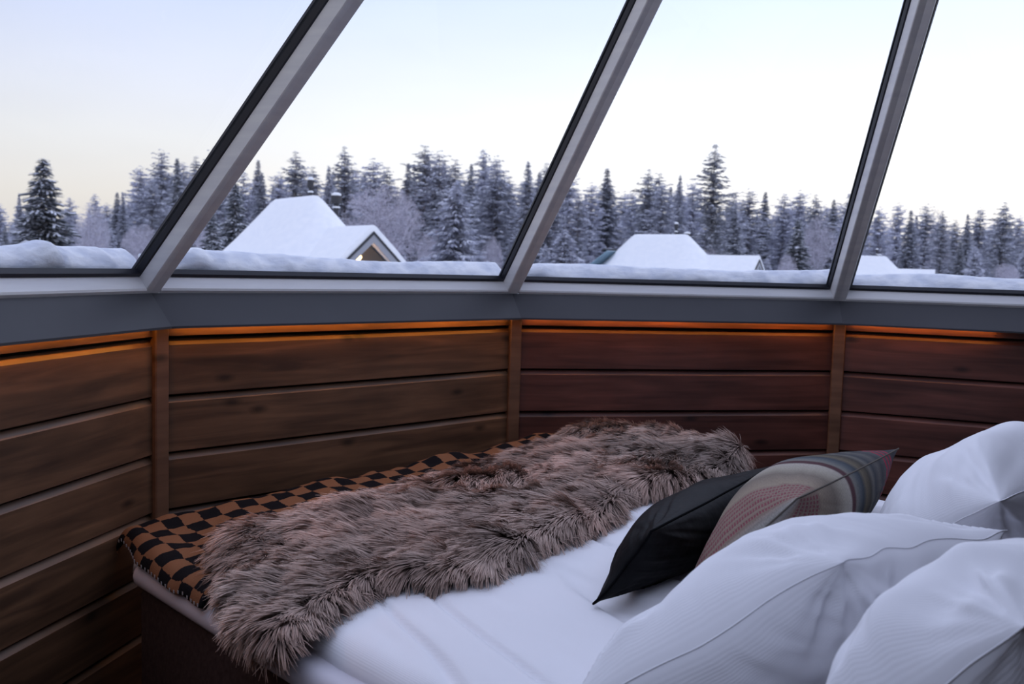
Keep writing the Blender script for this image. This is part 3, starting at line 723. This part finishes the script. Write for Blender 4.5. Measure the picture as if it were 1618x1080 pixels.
ga = np.arange(-.24, 1.92, gs); gb = np.arange(-.10, .99, gs); Aa, Bb = np.meshgrid(ga, gb, indexing='ij'); ins = inside(Aa, Bb, FO)
dd = edge_dist(Aa, Bb, FO); P = furS(Aa, Bb, dd)
idx = -np.ones(Aa.shape, int); idx[ins] = np.arange(ins.sum()); F = []
for i in range(Aa.shape[0]-1):
    for j in range(Aa.shape[1]-1):
        q = (idx[i, j], idx[i, j+1], idx[i+1, j+1], idx[i+1, j])
        if min(q) >= 0: F.append(q)
HIDE, t_, b_ = new_mat('fur_hide', (.20, .14, .125), .95, 0, .1)
fur = mesh('fur_throw', P[ins], F, HIDE, smooth=True)
sol = fur.modifiers.new('thick', 'SOLIDIFY'); sol.thickness = .012; sol.offset = -1
tag(fur, 'shaggy pinkish brown fur throw lying over the checked blanket and duvet', 'fur throw')
def make_hair(n_h):
    rg = np.random.RandomState(77)
    a = rg.uniform(-.23, 1.91, n_h*2); b = rg.uniform(-.09, .98, n_h*2); k_ = inside(a, b, FO); a = a[k_][:n_h]; b = b[k_][:n_h]; n_ = len(a)
    d = edge_dist(a, b, FO)
    P0 = furS(a, b, d); e = .004
    Ta = (furS(a+e, b, edge_dist(a+e, b, FO))-furS(a-e, b, edge_dist(a-e, b, FO))); Ta /= np.linalg.norm(Ta, axis=1)[:, None]+1e-9
    Tb = (furS(a, b+e, edge_dist(a, b+e, FO))-furS(a, b-e, edge_dist(a, b-e, FO))); Tb -= Ta*(Ta*Tb).sum(1)[:, None]; Tb /= np.linalg.norm(Tb, axis=1)[:, None]+1e-9
    Nn = np.cross(Ta, Tb); Nn *= np.sign(Nn[:, 2:3]+1e-6*1)
    # tuft centres: jittered grid cells
    cs = .034; ci = np.floor(a/cs+.35*np.sin(b*40)).astype(int); cj = np.floor(b/cs+.35*np.sin(a*37)).astype(int)
    hsh = np.random.RandomState(5).rand(512, 512, 4)[ci % 512, cj % 512]
    ca = (ci+.5+.5*(hsh[:, 0]-.5)-.35*np.sin(b*40))*cs; cb = (cj+.5+.5*(hsh[:, 1]-.5)-.35*np.sin(a*37))*cs
    # combing direction flows towards the near left corner, swirling, outward at edges
    phi = math.pi*1.06+2.6*fbm(a*2.0, b*2.8, 101, 2)+(hsh[:, 2]-.5)*.5+rg.randn(n_)*.12
    fa, fb = np.cos(phi), np.sin(phi)
    ge = .01; gxa = (edge_dist(a+ge, b, FO)-edge_dist(a-ge, b, FO)); gxb = (edge_dist(a, b+ge, FO)-edge_dist(a, b-ge, FO)); gn = np.hypot(gxa, gxb)+1e-6
    wE = np.clip(1-d/.06, 0, 1)*.8
    fa = fa*(1-wE)-gxa/gn*wE; fb = fb*(1-wE)-gxb/gn*wE; fn_ = np.hypot(fa, fb)+1e-6; fa /= fn_; fb /= fn_
    L = (.058+.026*rg.rand(n_))*(.75+.5*hsh[:, 3])*(.72+.28*np.clip(d/.08, 0, 1))*np.where(a < .0, .75, 1)
    lean = .66+.26*hsh[:, 2]+rg.randn(n_)*.08
    dirh = Ta*fa[:, None]+Tb*fb[:, None]
    pull = np.stack([ca-a, cb-b], 1)
    rings_ = []; cols = []
    side = np.cross(dirh, Nn); side += rg.randn(n_, 3)*.3; side /= np.linalg.norm(side, axis=1)[:, None]
    base_w = .00085+.0004*rg.rand(n_)
    tone = (.72+.5*hsh[:, 3]*.6+.3*rg.rand(n_))
    warm = np.clip(.5+1.6*fbm(a*3, b*3, 111, 2)[:], 0, 1)[:, None]
    tone = tone*(.92+.75*np.clip(fbm(a*7+b*2, b*10-a*3, 115, 2), -.45, .35))
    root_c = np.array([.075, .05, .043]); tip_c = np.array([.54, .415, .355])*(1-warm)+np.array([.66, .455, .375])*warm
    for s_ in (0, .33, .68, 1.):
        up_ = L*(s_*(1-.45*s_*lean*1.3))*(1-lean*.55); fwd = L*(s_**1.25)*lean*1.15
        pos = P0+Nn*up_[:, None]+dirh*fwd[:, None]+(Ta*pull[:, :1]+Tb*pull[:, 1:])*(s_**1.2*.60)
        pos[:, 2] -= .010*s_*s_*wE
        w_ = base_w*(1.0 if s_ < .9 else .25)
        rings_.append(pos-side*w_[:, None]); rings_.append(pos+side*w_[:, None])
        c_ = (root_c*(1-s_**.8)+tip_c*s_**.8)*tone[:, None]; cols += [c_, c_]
    V = np.stack(rings_, 1).reshape(-1, 3); C = np.stack(cols, 1).reshape(-1, 3)
    base = (np.arange(n_)*8)[:, None]
    F = np.concatenate([base+np.array([[2*s_, 2*s_+1, 2*s_+3, 2*s_+2]]) for s_ in range(3)], 0)
    return V, F, C
V, F, C = make_hair(170000)
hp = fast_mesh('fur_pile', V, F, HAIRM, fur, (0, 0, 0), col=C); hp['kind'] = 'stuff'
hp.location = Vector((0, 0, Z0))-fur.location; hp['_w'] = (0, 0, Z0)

# ---------------------------------------------------------------- pillows and cushions
def pillow(name, A, B, C, T, mat, label, cat, group=None, seed=0, pinch=.06, piping=None, wr=1., nx=84, ny=74, expo=.62, back=.8, dent=None):
    """A bottom near corner, B top near corner, C top far corner; x runs from the near side (A-B) to the far side, y up"""
    A, B, C = map(np.asarray, (A, B, C)); Dq = C+(A-B)
    # cosine spacing keeps the rims round
    def sp_(n_): t = np.linspace(-1, 1, n_); return np.sin(t*math.pi/2)*.6+t*.4
    X, Y = np.meshgrid(sp_(nx), sp_(ny), indexing='ij')
    xs = X*(1-pinch*(1-Y**2)**1.0*0-pinch*(1-np.abs(Y)**2)); ys = Y*(1-pinch*(1-np.abs(X)**2))
    s_ = (xs+1)/2; t_ = (ys+1)/2; T = T*1.12
    P = (A[None, None]*((1-s_)*(1-t_))[..., None]+B*((1-s_)*t_)[..., None]+C*(s_*t_)[..., None]+Dq*(s_*(1-t_))[..., None])
    ex = C-B; ey = B-A
    nrm = np.cross(ex, ey); nrm /= np.linalg.norm(nrm)
    if nrm @ np.array([-EV[0], -EV[1], .4]) < 0: nrm = -nrm
    P = P+nrm*((wr-.4)*.045*fbm(X*1.9+seed*3.3, Y*1.9+seed, 170, 2))[..., None]
    prof = (np.clip(1-X**2, 0, 1)*np.clip(1-Y**2, 0, 1))**expo
    edge = np.clip(1-np.maximum(np.abs(X), np.abs(Y)), 0, 1)
    # gathers running in from the seams and radiating from corners
    wrk = 0
    for (qx, qy) in ((-1, -1), (-1, 1), (1, 1), (1, -1)):
        dx = X-qx; dy = Y-qy; r_ = np.hypot(dx, dy)+1e-6; an = np.arctan2(dy, dx)
        wrk = wrk+fbm(an*5.5+seed, r_*1.1+seed*.7, 120+seed, 2)*np.exp(-((r_-.42)/.34)**2)*1.0
    gat = fbm(X*9+seed, Y*1.5, 140+seed, 2)*np.exp(-(1-np.abs(Y))/.25)+fbm(Y*9+seed, X*1.5, 150+seed, 2)*np.exp(-(1-np.abs(X))/.25)
    big = fbm(X*1.3+seed, Y*1.3, 160+seed, 2)
    lh = np.linalg.norm(ex); hh = np.linalg.norm(ey)
    def surf(sign, k_):
        h_ = T*k_*prof*(1+.22*big*(1 if sign > 0 else -1))+(wr*.030*wrk+wr*.014*gat)*np.clip(edge*6, 0, 1)
        if dent and sign > 0:
            for (dx_, dy_, dr_, da_) in dent: h_ = h_-da_*np.exp(-(((X-dx_)/dr_[0])**2+((Y-dy_)/dr_[1])**2))
        return P+nrm*(h_*sign)[..., None]
    S1 = surf(1, 1.).reshape(-1, 3); S2 = surf(-1, back).reshape(-1, 3)
    i, j = np.meshgrid(np.arange(nx-1), np.arange(ny-1), indexing='ij'); p = (i*ny+j).ravel()
    F1 = np.c_[p, p+ny, p+ny+1, p+1]; F2 = F1[:, ::-1]+nx*ny
    uvx = ((X+1)/2*lh).ravel(); uvy = ((Y+1)/2*hh).ravel()
    V = np.r_[S1, S2]; F = np.r_[F1, F2]; UVc = np.r_[np.c_[uvx, uvy], np.c_[uvx, uvy]]
    ctr = V.mean(0); ctr[2] = V[:, 2].min()
    o = mesh(name, V-ctr, F, mat, None, tuple(ctr), smooth=True, uv=UVc)
    bm = bmesh.new(); bm.from_mesh(o.data); bmesh.ops.remove_doubles(bm, verts=bm.verts[:], dist=.0004)
    bmesh.ops.recalc_face_normals(bm, faces=bm.faces[:]); bm.to_mesh(o.data); bm.free()
    tag(o, label, cat, group)
    # piping round the seam
    rim = [(ii_, 0) for ii_ in range(nx)]+[(nx-1, jj_) for jj_ in range(1, ny)]+[(ii_, ny-1) for ii_ in range(nx-2, -1, -1)]+[(0, jj_) for jj_ in range(ny-2, 0, -1)]
    R3 = [P[i_, j_] for i_, j_ in rim]; n_ = len(R3); ns = 6; Vp = []; Fp = []
    rad = piping or .0014
    mid = P.reshape(-1, 3).mean(0)
    for q in range(n_):
        t3 = R3[(q+1) % n_]-R3[q-1]; t3 /= np.linalg.norm(t3)+1e-9; b3 = np.cross(t3, nrm)
        for w in range(ns): an = 2*math.pi*w/ns; Vp.append(R3[q]+(nrm*math.cos(an)+b3*math.sin(an))*rad-ctr)
    for q in range(n_):
        q2 = (q+1) % n_
        for w in range(ns): w2 = (w+1) % ns; Fp.append((q*ns+w, q*ns+w2, q2*ns+w2, q2*ns+w))
    pp = mesh('seam', Vp, Fp, piping_mat.get(name, SEAMW), o, (0, 0, 0), smooth=True); pp.location = (0, 0, 0); fixn(pp)
    return o
SEAMK, t_, b_ = new_mat('dark_seam', (.005, .005, .006), .9, 0, .02)
SEAMP, t_, b_ = new_mat('brown_seam', (.13, .115, .10), .9, 0, .05)
piping_mat = {'leather_cushion': SEAMK, 'patterned_cushion': SEAMP}
def pz(x, y, z): return at_z(x, y, z)

# patterned fabric: bands across the cushion from its near side to the far side
PAT, t_, b_ = new_mat('woven_folk_pattern', rough=.9, spec=.15)
n = t_.nodes.new; l = t_.links.new
tc = n('ShaderNodeTexCoord'); sxx = n('ShaderNodeSeparateXYZ'); l(tc.outputs['UV'], sxx.inputs[0])
dv_ = n('ShaderNodeMath'); dv_.operation = 'DIVIDE'; l(sxx.outputs['X'], dv_.inputs[0]); dv_.inputs[1].default_value = 1.
PATDIV = dv_
rp = n('ShaderNodeValToRGB'); rp.color_ramp.interpolation = 'LINEAR'; l(dv_.outputs[0], rp.inputs[0])
bands = [(0, (.29, .28, .26)), (.012, (.29, .28, .26)), (.022, (.22, .16, .13)), (.15, (.22, .16, .13)), (.165, (.26, .21, .16)), (.27, (.17, .14, .115)), (.34, (.30, .27, .22)), (.40, (.34, .31, .27)), (.415, (.07, .03, .035)), (.44, (.07, .03, .035)),
         (.455, (.16, .155, .14)), (.50, (.075, .085, .095)), (.53, (.04, .048, .06)), (.56, (.12, .10, .07)), (.61, (.05, .045, .04)), (.64, (.12, .115, .105)), (.67, (.045, .048, .055)), (.72, (.10, .095, .09)), (.76, (.05, .05, .055)), (.80, (.075, .075, .075)), (.92, (.045, .045, .05)), (1.0, (.09, .09, .095))]
for p_, c_ in bands[2:]: e = rp.color_ramp.elements.new(p_); e.color = (*c_, 1)
rp.color_ramp.elements[0].color = (*bands[0][1], 1)
for i_, e in enumerate(rp.color_ramp.elements): pass
es = sorted(rp.color_ramp.elements, key=lambda e: e.position); es[0].color = (*bands[0][1], 1); es[-1].color = (*bands[-1][1], 1)
for e in rp.color_ramp.elements:
    if e.position > .999: e.color = (.09, .09, .095, 1)
def math_n(op, a_, b__=None, c_=None):
    m_ = n('ShaderNodeMath'); m_.operation = op
    for i_, v_ in enumerate((a_, b__, c_)):
        if v_ is None: continue
        if isinstance(v_, (int, float)): m_.inputs[i_].default_value = v_
        else: l(v_, m_.inputs[i_])
    return m_.outputs[0]
xq = dv_.outputs[0]; yv = sxx.outputs['Y']
def band_mask(lo, hi): return math_n('MULTIPLY', math_n('GREATER_THAN', xq, lo), math_n('LESS_THAN', xq, hi))
# dotted rows of dark red stitches
rows = math_n('GREATER_THAN', math_n('SINE', math_n('MULTIPLY', xq, 6.2832/.022)), -.1)
dots = math_n('GREATER_THAN', math_n('SINE', math_n('MULTIPLY', yv, 6.2832/.008)), -.5)
dm = math_n('MULTIPLY', math_n('MULTIPLY', rows, dots), band_mask(.025, .15))
mixa = n('ShaderNodeMix'); mixa.data_type = 'RGBA'; l(dm, mixa.inputs[0]); l(rp.outputs[0], mixa.inputs[6]); mixa.inputs[7].default_value = (.20, .07, .08, 1)
# red zigzag near the far edge
zz = math_n('ADD', xq, math_n('MULTIPLY', math_n('PINGPONG', yv, .035), .9))
z1_ = math_n('MULTIPLY', math_n('GREATER_THAN', math_n('SINE', math_n('MULTIPLY', zz, 6.2832/.034)), .15), band_mask(.805, .895))
mixb = n('ShaderNodeMix'); mixb.data_type = 'RGBA'; l(z1_, mixb.inputs[0]); l(mixa.outputs[2], mixb.inputs[6]); mixb.inputs[7].default_value = (.26, .03, .055, 1)
# fine weave lines
wl = math_n('MULTIPLY_ADD', math_n('SINE', math_n('MULTIPLY', xq, 6.2832/.012)), .07, 1.)
nzp = n('ShaderNodeTexNoise'); nzp.inputs['Scale'].default_value = 260; l(tc.outputs['UV'], nzp.inputs['Vector'])
wl = math_n('MULTIPLY', wl, math_n('MULTIPLY_ADD', nzp.outputs['Fac'], .8, .75))
vs = n('ShaderNodeVectorMath'); vs.operation = 'SCALE'; l(mixb.outputs[2], vs.inputs[0]); l(wl, vs.inputs['Scale']); l(vs.outputs[0], b_.inputs['Base Color'])
bp = n('ShaderNodeBump'); bp.inputs['Strength'].default_value = .4; bp.inputs['Distance'].default_value = .002; l(nzp.outputs['Fac'], bp.inputs['Height']); l(bp.outputs[0], b_.inputs['Normal'])

A_, B_, C_ = pz(938, 954, -.755), pz(1028, 838, -.585), pz(1228, 733, -.60)
pillow('leather_cushion', A_, B_, C_, .095, LEATH, 'black leather cushion, in front of the patterned one', 'cushion', seed=3, piping=.003, wr=.5, back=.9)
A_, B_, C_ = pz(1066, 955, -.755), pz(1260, 787, -.50), pz(1420, 708, -.53)
PATDIV.inputs[1].default_value = float(np.linalg.norm(C_-B_))
pillow('patterned_cushion', A_, B_, C_, .125, PAT, 'cushion with woven stripes, red stitches and zigzag, between leather cushion and white pillows', 'cushion', seed=6, wr=.4, back=.9, piping=.0022)
WG = 'white bed pillows'
pillow('pillow', pz(855, 1160, -.67), pz(1325, 882, -.445), pz(1586, 832, -.455), .145, LINEN, 'large white pillow leaning behind the patterned cushion, centre of the lower right', 'pillow', WG, seed=9, back=.8, wr=1.15, expo=.56)
pillow('pillow', pz(1235, 1255, -.64), pz(1618, 985, -.42), pz(1900, 890, -.42), .155, LINEN, 'white pillow in the bottom right corner, nearest the camera', 'pillow', WG, seed=14, back=.7, wr=1.15, expo=.60)
pillow('pillow', pz(1352, 888, -.72), pz(1582, 796, -.50), pz(1760, 700, -.50), .18, LINEN, 'white pillow at the right edge, far side, beyond the large one', 'pillow', WG, seed=19, back=.9, wr=.85, expo=.60)

for o in bpy.data.objects:
    if '_w' in o: del o['_w']
